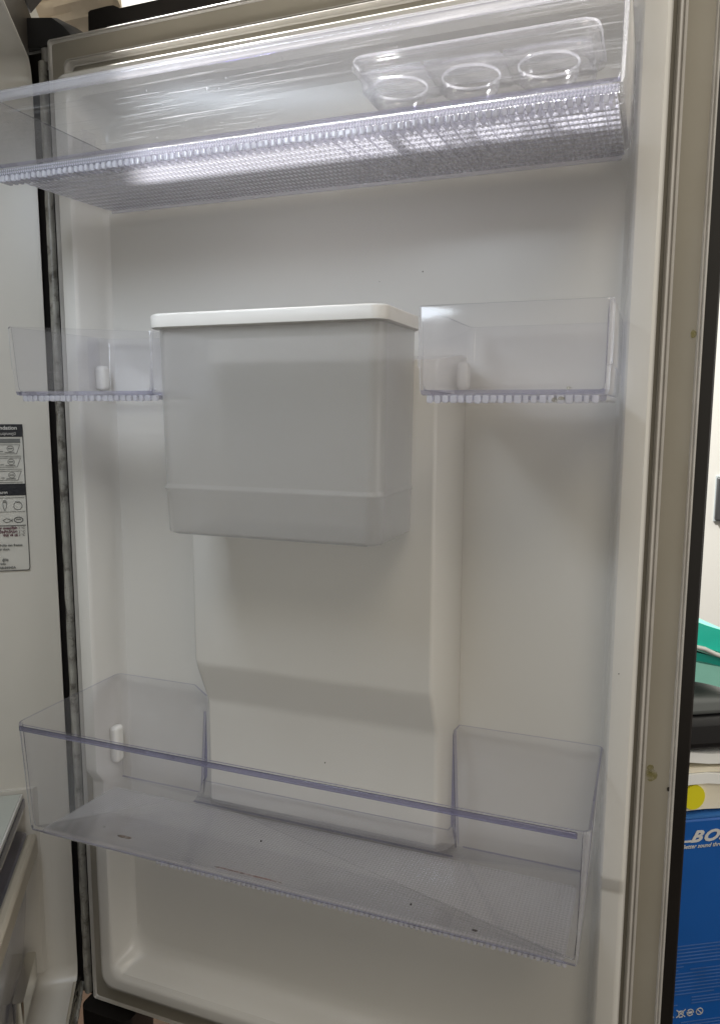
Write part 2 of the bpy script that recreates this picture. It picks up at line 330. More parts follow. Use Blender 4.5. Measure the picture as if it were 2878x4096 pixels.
# ------------------------------------------------------------------ bins
def fillet(pts, seg=6):
    """pts: (x, d, ztop, r) closed -> list of (x, d, z)."""
    out = []; n = len(pts)
    for i in range(n):
        x, d, z, r = pts[i]; a = Vector(pts[i - 1][:2]); b = Vector(pts[(i + 1) % n][:2]); p = Vector((x, d))
        if r <= 0: out.append((x, d, z)); continue
        u = (a - p).normalized(); v = (b - p).normalized(); th = u.angle(v)
        t = r / math.tan(th / 2); c = p + (u + v).normalized() * (r / math.sin(th / 2))
        s = p + u * t; e = p + v * t; a0 = math.atan2(s.y - c.y, s.x - c.x); a1 = math.atan2(e.y - c.y, e.x - c.x)
        da = (a1 - a0 + math.pi) % (2 * math.pi) - math.pi
        for k in range(seg + 1):
            q = a0 + da * k / seg; out.append((c.x + r * math.cos(q), c.y + r * math.sin(q), z))
    return out
def offset(path, t):
    n = len(path); A = sum(path[i][0] * path[(i + 1) % n][1] - path[(i + 1) % n][0] * path[i][1] for i in range(n)); s = 1 if A > 0 else -1
    out = []
    for i in range(n):
        p0, p1, p2 = (Vector(path[j % n][:2]) for j in (i - 1, i, i + 1))
        e1 = (p1 - p0); e2 = (p2 - p1)
        e1 = e1.normalized() if e1.length > 1e-7 else e2.normalized(); e2 = e2.normalized() if e2.length > 1e-7 else e1
        n1 = Vector((-e1.y, e1.x)) * s; n2 = Vector((-e2.y, e2.x)) * s; m = n1 + n2
        m = m / max(.5, m.dot(n1)) if m.length > 1e-6 else n1
        out.append((p1.x + m.x * t, p1.y + m.y * t, path[i][2]))
    return out
def shell(name, path, z0, t, draft, mat, parent, slope=0.0, seam=None, floor_t=.003):
    zb = lambda d: z0 + slope * (.15 - d)
    def ring(off, z=None, dz=0.0):
        q = offset(path, off)
        return [(x, d, (zb(d) + dz) if z is None else (pz + z)) for x, d, pz in q]
    rings = [ring(draft + .0035, None, 0), ring(draft + .001, None, .0008), ring(draft, None, .0035)]
    if seam:
        k = 1 - (seam - z0) / max(1e-6, (path[0][2] - z0))
        rings += [ring(draft * k, None, seam - z0 - .0006), ring(draft * k - .0009, None, seam - z0)]
    rings += [ring(0, -.0012), ring(.0006, 0), ring(t - .0006, 0), ring(t, -.001)]
    rings += [ring(draft + t, None, floor_t + .004), ring(draft + t + .0012, None, floor_t + .001), ring(draft + t + .003, None, floor_t)]
    v, f = loft(rings, True, True)
    o = mesh(name, v, f, mat, parent); o.data.polygons.foreach_set('use_smooth', [len(p.vertices) == 4 for p in o.data.polygons]); o.data.set_sharp_from_angle(angle=math.radians(38))
    o.data.materials.append(EDGE); o.data.materials.append(CORNER)
    for p in o.data.polygons:
        if len(p.vertices) != 4: continue
        nx, ny, nz = p.normal; c = p.center; zf = zb(-c.y)
        if nz > .8 and c.z > zf + .008: p.material_index = 1
        elif abs(nx) < .3 and c.z < zf + floor_t + .001 and ny < -.3: p.material_index = 1
        elif c.y < -.03 and min(abs(nx), abs(ny)) > .2 * (1 - abs(nz)) and abs(nz) < .5 and p.area < 8e-4: p.material_index = 2
    return o
def teeth(x0, x1, d0, d1, z0, z1, pitch, w, parent, skip=0):
    """row of small moulded lens blocks along the lower front edge of a bin."""
    acc = ([], []); x = x0
    while x < x1 - w:
        a = w * random.uniform(.8, 1.15); h = random.uniform(-.0003, .0003); e = a * .28
        ring = lambda z, i: [(x + i, d0 + i, z), (x + a - i, d0 + i, z), (x + a - i, d1 - .0002 - i, z), (x + a - e, d1 - i * .5, z), (x + e, d1 - i * .5, z), (x + i, d1 - .0002 - i, z)]
        add(acc, loft([ring(z0 + h, .0007), ring(z0 + .0009 + h, .0001), ring(z1 - .0006, .0001), ring(z1, .0006)])); x += pitch * random.choice((1, 1, .93, 1.06))
    o = mesh('front_teeth', acc[0], acc[1], TOOTH, parent); o['kind'] = 'stuff'; return o
def ribs(name, x0, x1, d0, d1, z0, z1, pitch, w, mat, parent, slope=0.0, bead=None):
    """moulded ribs running front to back under a bin floor; too fine to lift apart."""
    acc = ([], []); x = x0; i = 0
    while x < x1:
        a = random.uniform(-.0003, .0003); za = z0 + slope * (.15 - d1); zb = z0 + slope * (.15 - d0)
        h = z1 - z0; ww = w * random.uniform(.85, 1.1)
        poly = [(-ww / 2, h), (-ww / 2 * .95, h * .35), (-ww / 4, 0), (ww / 4, 0), (ww / 2 * .95, h * .35), (ww / 2, h)]
        r = [[(x + a + p, dd, q + zz_) for p, q in poly] for dd, zz_ in ((d1, za), (d1 - .0015, za - .0002), (d0, zb))]
        add(acc, loft(r)); x += pitch; i += 1
    o = mesh(name, acc[0], acc[1], mat, parent); o['kind'] = 'stuff'; return o

# --- top bin
tb = empty('door_bin', (.314, -.075, .89)); tag(tb, 'long clear plastic bin at the top of the door, bright and scratched, with knurled underside', 'door bin', 'clear plastic door bins')
TX0, TX1, TF = .0635, .5650, .1485
path = fillet([(TX0, .0, .955, .006), (TX0, TF, .955, .006), (TX1, TF, .955, .004), (TX1, .0, .955, .006)])
shell('bin_body', path, .8965, .0028, .0015, CLEARF, tb, slope=.03, floor_t=.003)
v, f = prism(rrect(TX0 + .006, TX1 - .006, .003, TF - .0035, .004, 4), 'z', 0, .0022)
v = [(x, d, z + .8930 + .03 * (.15 - d)) for x, d, z in v]; mesh('knurled_floor', v, f, KNURL, tb)
ribs('floor_ribs', TX0 + .009, TX1 - .006, TF - .016, TF - .003, .8868, .8930, .0062, .0040, RIB, tb, slope=.03)
ribs('floor_ridges', TX0 + .30, TX1 - .008, .045, TF - .017, .8915, .8928, .0125, .0011, RIB, tb, slope=.03)
teeth(TX0 + .006, TX1 - .006, TF - .0040, TF - .0006, .8866, .8910, .0053, .0034, tb)
box('glitter_band', TX0 + .004, TX1 - .004, TF - .0026, TF - .0010, .8914, .8962, BAND, tb, .0003)  # added strip; its patterned haze imitates glitter of the knurl behind
v, f = prism([(TF - .0005, .9475), (TF + .0034, .9480), (TF + .0042, .9500), (TF + .0042, .9540), (TF + .003, .9552), (TF - .0005, .9554)], 'x', TX0 + .002, TX1 - .002); o = mesh('rim', v, f, GLINT, tb); bevel(o, .0006, 2)
box('back_edge_strip', TX0 + .008, TX1 - .008, .0005, .0028, .8945, .9010, RIB, tb, .0006)
for xs in (TX0 - .0026, TX1 + .0002):
    o = box('hook', xs, xs + .0024, .012, .030, .905, .968, CLEAR, tb, .0007)

# --- egg tray in the top bin
et = empty('egg_tray', (.457, -.083, .902)); tag(et, 'small clear egg tray with three round holes standing inside the top bin', 'egg tray')
EX0, EX1, ED0, ED1 = .373, .546, .047, .119
def ering(i, z, r): return [(x, d, z) for x, d in rrect(EX0 + i, EX1 - i, ED0 + i, ED1 - i, r, 6)]
v, f = loft([ering(0, .9435, .012), ering(-.001, .9465, .013), ering(0, .9492, .012), ering(.0022, .9500, .011), ering(.0045, .9485, .010), ering(.0060, .9415, .009), ering(.0075, .9300, .008)], False, False)
o = mesh('tray_wall', v, f, TRAY, et, 50); m_ = o.modifiers.new('thick', 'SOLIDIFY'); m_.thickness = .0012
cx = [.3985, .4535, .509]; edges = [EX0 + .006, .426, .4813, EX1 - .006]
acc = ([], [])
for k in range(3):
    xa, xb, da, db = edges[k], edges[k + 1], ED0 + .006, ED1 - .006; c0, d0 = cx[k], .0765 + .001 * k; n = 40
    C_, D_ = [], []
    for i in range(n):
        a = 2 * math.pi * i / n; ux, uy = math.cos(a), math.sin(a); C_.append((c0 + .0203 * ux, d0 + .0198 * uy, .9405))
        ts = []
        if ux > 1e-9: ts.append((xb - c0) / ux)
        if ux < -1e-9: ts.append((xa - c0) / ux)
        if uy > 1e-9: ts.append((db - d0) / uy)
        if uy < -1e-9: ts.append((da - d0) / uy)
        T = min(ts); D_.append((c0 + ux * T, d0 + uy * T, .9415))
    lip = [(c0 + (p[0] - c0) * 1.06, d0 + (p[1] - d0) * 1.06, .9418) for p in C_]
    low = [(c0 + (p[0] - c0) * .93, d0 + (p[1] - d0) * .93, .9310) for p in C_]
    add(acc, loft([D_, lip, C_, low], False, False))
for k in range(3):
    pts_ = [(cx[k] + .0208 * math.cos(a * .19635), -.0765 - .001 * k + .0203 * math.sin(a * .19635), .9412) for a in range(33)]
    mesh('cup_rim', *tube(pts_, .00095, 6), GLINT, et, 60, raw=True)
pts_ = [(x, -d, .9495) for x, d in rrect(EX0 + .001, EX1 - .001, ED0 + .001, ED1 - .001, .011, 6)]; pts_.append(pts_[0])
mesh('tray_rim', *tube(pts_, .0008, 6), GLINT, et, 60, raw=True)
o = mesh('cup_plate', acc[0], acc[1], TRAY, et, 50); m_ = o.modifiers.new('thick', 'SOLIDIFY'); m_.thickness = .0012

# --- small left bin
lb = empty('door_bin', (.13, -.067, .71)); tag(lb, 'small clear plastic bin left of the water tank with a chipped rim corner', 'door bin', 'clear plastic door bins')
path = fillet([(.0580, .0, .7715, .007), (.0580, .1340, .7710, .004), (.2090, .1335, .7625, .003), (.2090, .044, .7625, .006), (.166, .044, .770, .003), (.166, .0, .770, .006)])
shell('bin_body', path, .7115, .0026, .0035, CLEAR, lb, seam=.7345, floor_t=.0035)
ribs('floor_ribs', .069, .206, .052, .125, .7085, .7113, .0072, .0046, RIB, lb)
teeth(.0675, .2085, .1255, .1290, .7066, .7114, .0062, .0046, lb)
for xs in (.0557,): box('hook', xs, xs + .0022, .012, .028, .72, .771, CLEAR, lb, .0006)
# --- small right bin
rb = empty('door_bin', (.504, -.08, .706)); tag(rb, 'small clear plastic bin right of the water tank near the door edge', 'door bin', 'clear plastic door bins')
path = fillet([(.4400, .004, .770, .006), (.4400, .1605, .769, .003), (.5650, .1605, .769, .0045), (.5650, .004, .770, .006)])
shell('bin_body', path, .7100, .0026, .0012, CLEAR, rb, seam=.7290, floor_t=.0035)
ribs('floor_ribs', .4485, .5605, .012, .1550, .7060, .7098, .0062, .0040, RIB, rb)
teeth(.4465, .5620, .1556, .1592, .7048, .7099, .0054, .0041, rb)
for i, (x, z) in enumerate(((.535, .7078), (.531, .7070), (.540, .7140))): blob('stain', x, .1593 if z < .711 else .1607, z, .0022, .0013, ST_Y, rb, seed=40 + i)
box('hook', .5652, .5672, .012, .030, .718, .768, CLEAR, rb, .0006)
# --- bottom bin
bb = empty('door_bin', (.31, -.075, .298)); tag(bb, 'wide deep clear plastic bin low on the door, back cut low in the middle', 'door bin', 'clear plastic door bins')
RZ = .412; LZ = .319
path = fillet([(.0550, .0005, RZ, .007), (.0540, .148, RZ, .010), (.5650, .148, RZ, .007), (.5650, .0005, RZ, .005),
               (.4372, .0005, RZ, 0), (.4352, .0125, RZ - .0005, 0), (.4349, .0135, RZ - .004, 0), (.4347, .0145, LZ + .006, 0), (.4345, .0155, LZ, 0), (.4332, .0215, LZ, 0),
               (.1765, .0215, LZ, 0), (.1752, .0155, LZ, 0), (.1750, .0145, LZ + .008, 0), (.1746, .0135, RZ - .034, 0), (.1740, .0125, RZ - .022, 0), (.1690, .0005, RZ - .010, 0), (.1540, .0005, RZ, 0)])
shell('bin_body', path, .3055, .0028, .0052, CLEAR, bb, slope=-.08, floor_t=.003)
for p in bb.children[0].data.polygons:
    c = p.center
    if -.0165 < c.y < -.0115 and (.43 < c.x < .446 or .154 < c.x < .178) and c.z > .318: p.material_index = 1
v, f = prism(rrect(.068, .550, .030, .138, .006, 4), 'z', 0, .0018)
v = [(x, d, z + .3030 - .08 * (.15 - d)) for x, d, z in v]; KN2 = clear('clear_fine_knurl', haze=.38, rough=.25, tint=(.98, .98, .98), pattern=(.006, .007, .0003), refr=.0, density=0, hc=(.84, .83, .82), mod=.3); mesh('knurled_floor', v, f, KN2, bb)
ribs('floor_ribs', .25, .548, .118, .1375, .3012, .3030, .0048, .0026, RIB, bb, slope=-.08)
teeth(.20, .552, .1380, .1406, .3014, .3050, .0046, .0032, bb)
o = box('rim', .062, .556, .1482, .1503, .4070, .4118, EDGE, bb, .0008)
blob('stain', .155, .124, .3082, .0075, .0022, ST_B, bb, seed=60, axis='z')
for i in range(7): blob('stain', .262 + i * .009, .1345, .3088, .006, .0009, ST_R, bb, seed=61 + i, axis='z')
for i, (x, d, z) in enumerate(((.31, .1484, .352), (.4835, .1346, .3088), (.4365, .1455, .326), (.125, .116, .3075))):
    blob('crumb', x, d, z, .0022 if i == 1 else .0007, .0009, CRUMB, bb, 8, h=.0006, seed=80 + i, axis='z' if i in (1, 3, 4) else 'd')

# ------------------------------------------------------------------ water tank
wt = empty('water_tank', (.307, -.085, .595)); tag(wt, 'frosted plastic water tank with a white lid hanging in the middle of the door', 'water tank')
def tring(i, z, dx=0, r=.009): return [(x, d, z) for x, d in rrect(.2100 + i + dx, .4060 - i - dx * .6, .0420 + i * .3, .1330 - i, r, 8)]
outer = [tring(.0030, .5975, .0045, .011), tring(.0005, .5990, .0042, .012), tring(0, .6010, .004, .013), tring(0, .6335, .0026, .013), tring(-.0009, .6350, .0024, .013), tring(-.0009, .6368, .0024, .013), tring(0.0002, .6385, .002, .013), tring(.0002, .640, .002, .013), tring(.0004, .7650, 0, .012)]
inner = [tring(.0022, .7650, 0, .010), tring(.0022, .6405, .002, .010), tring(.0035, .6380, .0025, .010), tring(.0035, .603, .004, .009), tring(.006, .599, .004, .009)]
v, f = loft(outer + inner, True, True); mesh('tank_body', v, f, FROST, wt, 50)
# corner bead where the front and side walls meet
o = mesh('lid', *loft([[(x, d, z) for x, d in rrect(.2058 + i, .4090 - i, .0420, .1372 - i, .0115, 8)] for i, z in ((.0016, .7640), (0, .7650), (0, .7738), (.0006, .7750), (.0018, .7757))]), LIDW, wt, 40)

# ------------------------------------------------------------------ refrigerator cabinet
cb = fridge
def cabmesh(name, pts, faces, mat, parent=cb, smooth=None): return mesh(name, [cab(*p) for p in pts], faces, mat, parent, smooth, raw=True)
def cring(w, i, r=.02): return [(w, n, z) for n, z in rrect(i, .62 - i, .018 + i, 1.050 - i, r, 8, [.2, .5, .8])]
rings = [cring(0, .0), cring(.0012, .0, ), cring(.04, .0006), cring(.25, .003), cring(.42, .006)]
v, f = loft(rings, False, True); cabmesh('inner_wall', v, f, CABW, smooth=40)
v, f = loft([cring(-.0008, -.002, .022), cring(-.0022, -.001, .021), cring(-.002, .0004, .02), cring(.0006, .0006, .02)], False, False); cabmesh('front_bead', v, f, CABW, smooth=60)
def cring2(w, i, r=.03): return [(w, n, z) for n, z in rrect(-i, .62 + i, .018 - i, 1.050 + i, r, 8, [.2, .5, .8])]
v, f = loft([cring2(.0006, .0015, .022), cring2(.0009, .012, .028), cring2(.0006, .060, .012), cring2(.45, .060, .012)], False, True); cabmesh('outer_case', v, f, BROWNDARK, smooth=40)
cabmesh('top_shade_cover', *loft([[(-.068, n, 1.152), (-.068, n, 1.166), (.44, n, 1.166), (.44, n, 1.113), (.0, n, 1.113), (-.03, n, 1.150)] for n in (-.03, .65)]), DARK, smooth=40)  # unseen; front lip added to keep the ceiling lamp off the left bin ends
# moulded pilaster in the lower part of the wall
acc = ([], [])
def cabprism(poly, z0, z1):
    n = len(poly); vs = [(w, k, z) for z in (z0, z1) for w, k in poly]
    return vs, [tuple(range(n))[::-1], tuple(range(n, 2 * n))] + [(i, (i + 1) % n, n + (i + 1) % n, n + i) for i in range(n)]
v, f = loft([[(w, k + (0.0 if z < .30 else -.004), z + zz_) for w, k, zz_ in ((.021, .0004, 0), (.024, -.0015, 0), (.0285, -.002, 0), (.033, .002, 0), (.0345, .0052, 0), (.036, .0062, 0), (.12, .0062, 0), (.12, -.003, 0), (.021, -.003, 0))] for z in (.036, .10, .255, .268)])
cabmesh('lower_wall_moulding', v, f, CABW, smooth=35)
# floor lip: bright crinkled corner at the bottom
def crinkle(n0, n1, w0, z0, amp, seed, name, mat):
    rg = []; k = 70
    for i in range(k):
        n = n0 + (n1 - n0) * i / (k - 1); j = amp * noise.noise(Vector((n * 120, seed, 0)))
        rg.append([(w0 - .004 + j, n, z0 - .002), (w0 - .0045, n, z0 + .002 + j), (w0 - .001 + j, n, z0 + .004), (w0 + .003, n, z0 + .003 + j), (w0 + .004, n, z0 - .002)])
    v, f = loft(rg); return cabmesh(name, v, f, mat, smooth=60)
crinkle(-.004, .12, -.004, .006, .0016, 2, 'floor_gasket', CRINKLE)
crinkle(.0, .12, -.001, .0175, .0006, 8, 'floor_bead', CHROME)

# sticker
stk = cabmesh('sticker', *cabprism([(.0252, .0009), (.120, .0018), (.120, .0024), (.0252, .0015)], .5223, .6835), solid('sticker_paper', (.52, .50, .45), .45, .01))
BLK = solid('sticker_black_ink', (.012, .012, .016), .4, .02); GRY = solid('sticker_grey_ink', (.14, .14, .13), .5, .02); MAR = solid('sticker_maroon_ink', (.13, .06, .07), .5, .02); PAP = solid('sticker_white_ink', (.55, .53, .49), .5, .02)
def onwall(w, z, lift=0.0): return (w, .0016 + (w - .0252) * .0095 + lift, z)
def ink(name, w0, w1, z0, z1, mat, lift=.0003, h=.0003):
    pts = [onwall(w, z, l) for l in (lift, lift + h) for w, z in ((w0, z0), (w1, z0), (w1, z1), (w0, z1))]
    o = cabmesh(name, pts, [(0, 1, 2, 3), (7, 6, 5, 4), (0, 4, 5, 1), (1, 5, 6, 2), (2, 6, 7, 3), (3, 7, 4, 0)], mat); o.parent = stk; o.matrix_parent_inverse = Matrix.Identity(4); return o
def outline(name, poly, wd, mat, closed=True, lift=.0003):
    acc = ([], []); n = len(poly)
    for i in range(n if closed else n - 1):
        a = Vector(poly[i]); b = Vector(poly[(i + 1) % n]); u = (b - a)
        if u.length < 1e-7: continue
        u.normalize(); p = Vector((-u.y, u.x)) * wd / 2; a2 = a - u * wd * .4; b2 = b + u * wd * .4
        q = [a2 - p, b2 - p, b2 + p, a2 + p]
        add(acc, ([onwall(x.x, x.y, l) for l in (lift, lift + .0003) for x in q], [(0, 1, 2, 3), (7, 6, 5, 4), (0, 4, 5, 1), (1, 5, 6, 2), (2, 6, 7, 3), (3, 7, 4, 0)]))
    o = cabmesh(name, acc[0], acc[1], mat); o.parent = stk; o.matrix_parent_inverse = Matrix.Identity(4); return o
ink('header_band', .0255, .12, .6697, .6832, BLK); ink('middle_band', .0255, .12, .6060, .6188, BLK); ink('grey_band', .0285, .12, .6632, .6677, GRY)
outline('sticker_border', [(.0257, .6815), (.0257, .5255), (.0268, .5230), (.0285, .5227), (.12, .5227)], .0007, BLK, False)
for z in (.6488, .6346, .6205): outline('rule_line', [(.0285, z), (.12, z)], .0004, GRY, False)
for i in range(3):
    z = .6563 - i * .0143
    outline('drawer_drawing', [(.0290, z + .0049), (.10, z + .0049), (.10, z - .0049), (.0328, z - .0049)], .0004, GRY)
    outline('dial_drawing', [(.0388 + .0034 * math.cos(a * .5236), z + .0006 + .0030 * math.sin(a * .5236)) for a in range(12)], .0004, GRY)
    ink('dial_bar', .0365, .0412, z + .0002, z + .0012, GRY); ink('caption_bar', .0348, .0445, z - .0036, z - .0030, GRY); ink('caption_bar', .0463, .0495, z - .0028, z - .0020, GRY)
for z in (.6035, .5881, .5731, .5726): outline('rule_line', [(.0275, z), (.12, z)], .0004, GRY, False)
outline('fruit_drawing', [(.0345 + .0043 * math.cos(a * .4488), .5945 + .0043 * math.sin(a * .4488)) for a in range(14)], .0006, GRY)
outline('fruit_leaf_drawing', [(.0325, .5990), (.0345, .5984), (.0365, .5992)], .0009, GRY, False)
outline('carrot_drawing', [(.0455, .5985), (.0495, .5985), (.0493, .5930), (.0478, .5895), (.0463, .5930)], .0006, GRY)
outline('carrot_leaf_drawing', [(.0462, .6002), (.0488, .6002)], .0012, GRY, False)
outline('fish_drawing', [(.0505, .5785), (.0470, .5808), (.0440, .5798), (.0420, .5785), (.0410, .5797), (.0410, .5773), (.0420, .5785), (.0440, .5770), (.0470, .5762)], .0006, GRY)
outline('meat_drawing', [(.0345 + .0044 * math.cos(a * .4488), .5790 + .0030 * math.sin(a * .4488)) for a in range(14)], .0009, GRY)
outline('meat_bone_drawing', [(.0365, .5795), (.0325, .5795)], .0012, GRY, False)
outline('jar_drawing', [(.0555, .5825), (.062, .5825), (.062, .5745), (.0555, .5745)], .0006, GRY)
def text(name, body, size, mat, right=True, **kw):
    c = bpy.data.curves.new(name, 'FONT'); c.body = body; c.size = size; c.align_x = 'RIGHT' if right else 'LEFT'; c.extrude = .00012; c.resolution_u = 3
    for k, v_ in kw.items(): setattr(c, k, v_)
    c.materials.append(mat); tmp = bpy.data.objects.new('tmp', c); COL.objects.link(tmp); bpy.context.view_layer.update()
    me = bpy.data.meshes.new_from_object(tmp.evaluated_get(bpy.context.evaluated_depsgraph_get())); bpy.data.objects.remove(tmp); bpy.data.curves.remove(c)
    o = bpy.data.objects.new(name, me); COL.objects.link(o); return o
def walltext(name, body, w, z, size, mat, **kw):
    o = text(name, body, size, mat, **kw); p = cab(*onwall(w, z, .0009)); x = -Vector((CW.x, CW.y, 0)) ; y = Vector((0, 0, 1)); n = x.cross(y)
    o.matrix_world = Matrix(((x.x, y.x, n.x, p.x), (x.y, y.y, n.y, p.y), (x.z, y.z, n.z, p.z), (0, 0, 0, 1)))
    o.parent = stk; o.matrix_parent_inverse = Matrix.Identity(4); return o
walltext('lettering', 'Recommendation', .0308, .6775, .0058, PAP, offset=.0001)
walltext('lettering', 'การเก็บตามอุณหภูมิ', .0322, .6718, .0040, PAP)
walltext('lettering', 'ฉลาก', .0440, .6080, .0040, PAP, offset=.0001)
for z, s in ((.5690, 'for meat/fish'), (.5648, 'เนื้อสัตว์/ปลา'), (.5612, 'thịt và cá')):
    walltext('lettering', s, .0362, z, .0040, MAR, offset=.00015); walltext('lettering', ': 2 °C', .0285, z, .0036, GRY)
for z, w, s in ((.5500, .0320, 'fruits can freeze'), (.5457, .0450, 'near duct.'), (.5415, .056, 'cold.'), (.5337, .0470, 'คู่มือ'), (.5295, .050, 'info'), (.5250, .0400, 'DC68-03545A')): walltext('lettering', s, w, z, .0036, GRY, offset=.0001)

# ------------------------------------------------------------------ shelf and drawer inside the cabinet
sh = empty('glass_shelf', tuple(cab(.1, .1, .262))); tag(sh, 'glass shelf with silver front trim inside the cabinet, above the clear drawer', 'shelf')
def cabbox(name, w0, w1, n0, n1, z0, z1, mat, parent, bev=0):
    v = [(w, n, z) for w in (w0, w1) for n in (n0, n1) for z in (z0, z1)]
    o = cabmesh(name, v, [(0, 1, 3, 2), (4, 6, 7, 5), (0, 4, 5, 1), (2, 3, 7, 6), (0, 2, 6, 4), (1, 5, 7, 3)], mat, parent)
    if bev: bevel(o, bev, 2)
    return o
SHG = solid('shelf_glass_grey', (.46, .48, .44), .12, .03)
cabbox('glass_plate', .0475, .38, .008, .60, .2585, .2640, SHG, sh, .0006)
cabbox('white_edge', .0455, .0475, .008, .60, .2590, .2640, LIDW, sh, .0004)
cabbox('trim', .0440, .0520, .0085, .60, .2480, .2586, clear('smoky_trim', tint=(.6, .58, .68), haze=.1), sh, .0008)
cabbox('trim_bar', .0450, .0600, .009, .60, .2435, .2478, CHROME, sh, .0008)
dr = empty('crisper_drawer', tuple(cab(.1, .1, .03))); tag(dr, 'clear plastic crisper drawer at the bottom of the cabinet, under the glass shelf', 'drawer')
DRW = clear('clear_drawer_plastic', haze=.12, tint=(.86, .86, .9), density=20)
v, f = loft([[(w, n, z) for w, n in rrect(.041 + i, .36, .014 + i * .8, .30, .012, 6)] for i, z in ((.020, .040), (.012, .046), (.004, .14), (0, .222))] + [[(w, n, z) for w, n in rrect(.0438 + i, .357, .0168 + i * .8, .297, .010, 6)] for i, z in ((.0, .222), (.004, .14), (.012, .049), (.020, .043))])
cabmesh('drawer_body', v, f, DRW, dr, 40)
cabbox('drawer_handle', .030, .0425, .02, .30, .196, .222, solid('beige_handle', (.42, .37, .29), .3), dr, .004)
v, f = loft([[(w, n, z) for w, n in rrect(.0385, .05, .02, .10, .004, 4)] for z in (.046, .075)]); cabmesh('drawer_foot', v, f, CHROME, dr, 40)

# ------------------------------------------------------------------ hinges
hc = sub(empty('top_hinge', tuple(cab(.0, -.02, 1.075))), fridge)
v, f = loft([[(x, d, z) for x, z in ((-.062 + i, 1.072 + i * .3), (-.030, 1.066 + i * .3), (.0262 - i, 1.0665 + i * .2), (.029 - i, 1.0725), (.020 - i, 1.0860 - i), (.002, 1.0960 - i), (-.030, 1.1010 - i), (-.062 + i, 1.100 - i))] for i, d in ((.004, -.004), (.001, -.012), (0, -.02), (0, -.05))])
mesh('cover', v, f, DARK, hc, 50)
v, f = loft([[(-.012 + .007 * math.cos(a * .6283), -.012 + .006 * math.sin(a * .6283), z) for a in range(10)] for z in (1.045, 1.074)]); mesh('hinge_pin', v, f, GASKET, hc, 50)
box('bracket', -.060, .03, -.03, -.008, 1.0665, 1.0712, BLACK, hc, .001)
lh = sub(empty('lower_hinge', (.03, .02, -.04)), fridge)
v, f = loft([[(x, d, z) for x, d in rrect(-.014, .056, -.045, .012, .012, 6)] for z in (-.052, -.0085)]); mesh('bracket', v, f, BLACK, lh, 50)
box('hinge_foot', -.012, .05, -.04, .0, -.12, -.052, BLACK, lh, .003)

# ------------------------------------------------------------------ room
def structure(o): o['kind'] = 'structure'; return o
WOOD = solid('brown_wood_floor', (.03, .018, .011), .75, .3, 4, spec=.1, dirt=((.02, .012, .008), 8, .5, .6))
structure(mesh('floor', *boxd(-1.6, 3.0, -1.6, 2.2, -.14, -.12), WOOD))
WALL = solid('white_wall_paint', (.62, .61, .57), .7, .02, 3, bump=.1)
structure(mesh('wall', *boxd(-1.6, 3.0, -1.40, -1.28, -.12, 2.6), WALL))
sp_ = empty('wall_panel', (.78, 1.28, .5)); tag(sp_, 'dark grey rectangular panel on the white wall behind the door', 'wall panel')
box('panel_face', .7385, .90, -1.278, -1.262, .4455, .5475, solid('dark_grey_plastic', (.05, .052, .055), .35, .1), sp_, .004); box('panel_frame', .7365, .902, -1.2798, -1.276, .4435, .5495, solid('pale_frame', (.5, .55, .56), .4), sp_)

# blue carton, standing behind the door; its printed face is turned 30 degrees
BX = Vector((.585, .118)); BU = Vector((math.cos(math.radians(30)), math.sin(math.radians(30)))); BN = Vector((BU.y, -BU.x))
def bw(u, o_, z): q = BX + BU * u + BN * o_; return Vector((q.x, q.y, z))
bx = empty('carton', tuple(bw(.16, -.12, -.12))); tag(bx, 'blue carton with white lettering and symbols behind the right edge of the door', 'box')
def bwbox(name, u0, u1, o0, o1, z0, z1, mat, parent, bev=0):
    v = [bw(u, o_, z) for u in (u0, u1) for o_ in (o0, o1) for z in (z0, z1)]
    ob = mesh(name, v, [(0, 1, 3, 2), (4, 6, 7, 5), (0, 4, 5, 1), (2, 3, 7, 6), (0, 2, 6, 4), (1, 5, 7, 3)], mat, parent, raw=True)
    if bev: bevel(ob, bev, 3)
    return ob
BLUE = solid('blue_printed_card', (.006, .10, .40), .32, .12, 6, coat=.2); PRT = solid('white_box_print', (.62, .62, .62), .4, .03); PALE = solid('pale_blue_print', (.06, .14, .38), .4, .2, 40)
ZT = .2785
bwbox('box_body', .0, .34, -.26, 0, -.12, ZT, BLUE, bx, .003)
bwbox('box_lid_flap', .0005, .3395, -.2595, -.0005, ZT + .0003, ZT + .002, solid('blue_flap', (.04, .16, .46), .35, .1), bx)
def bxtext(body, u, z, size, mat, sx=1, **kw):
    o = text('lettering', body, size, mat, right=False, **kw); p = bw(u, .0006, z); x = Vector((BU.x, BU.y, 0)); y = Vector((0, 0, 1)); n = x.cross(y)
    o.matrix_world = Matrix(((x.x * sx, y.x, n.x, p.x), (x.y * sx, y.y, n.y, p.y), (x.z, y.z, n.z, p.z), (0, 0, 0, 1)))
    o.parent = bx; o.matrix_parent_inverse = Matrix.Translation(-bx.location); return o
U0 = .064
bxtext('BOSE', U0 + .010, .2535, .0172, PRT, 1.22, shear=.42, offset=.0007, space_character=1.16)
bwbox('logo_bar', U0 - .010, U0 + .0125, .0004, .0009, .2535, .2555, PRT, bx)
bxtext('Better sound through research', U0 + .001, .2465, .0062, PRT, 1.0, shear=.3, offset=.0001)
def line(u0, u1, z, h=.0008, mat=None): return (u0, u1, z, h)
lines = []
for i in range(15):
    z = .134 - i * .00405
    if i == 6: lines += [(U0 - .03, U0 + .012, z)]
    elif i == 7: lines += [(U0 - .03, U0 + .006, z), (U0 + .020, U0 + .12, z)]
    else: lines += [(U0 - .03, U0 + .12 - (i == 14) * .07, z)]
for i, e in enumerate((.001, -.002, .008)): lines.append((U0 - .03, U0 + e, .0718 - i * .0036))
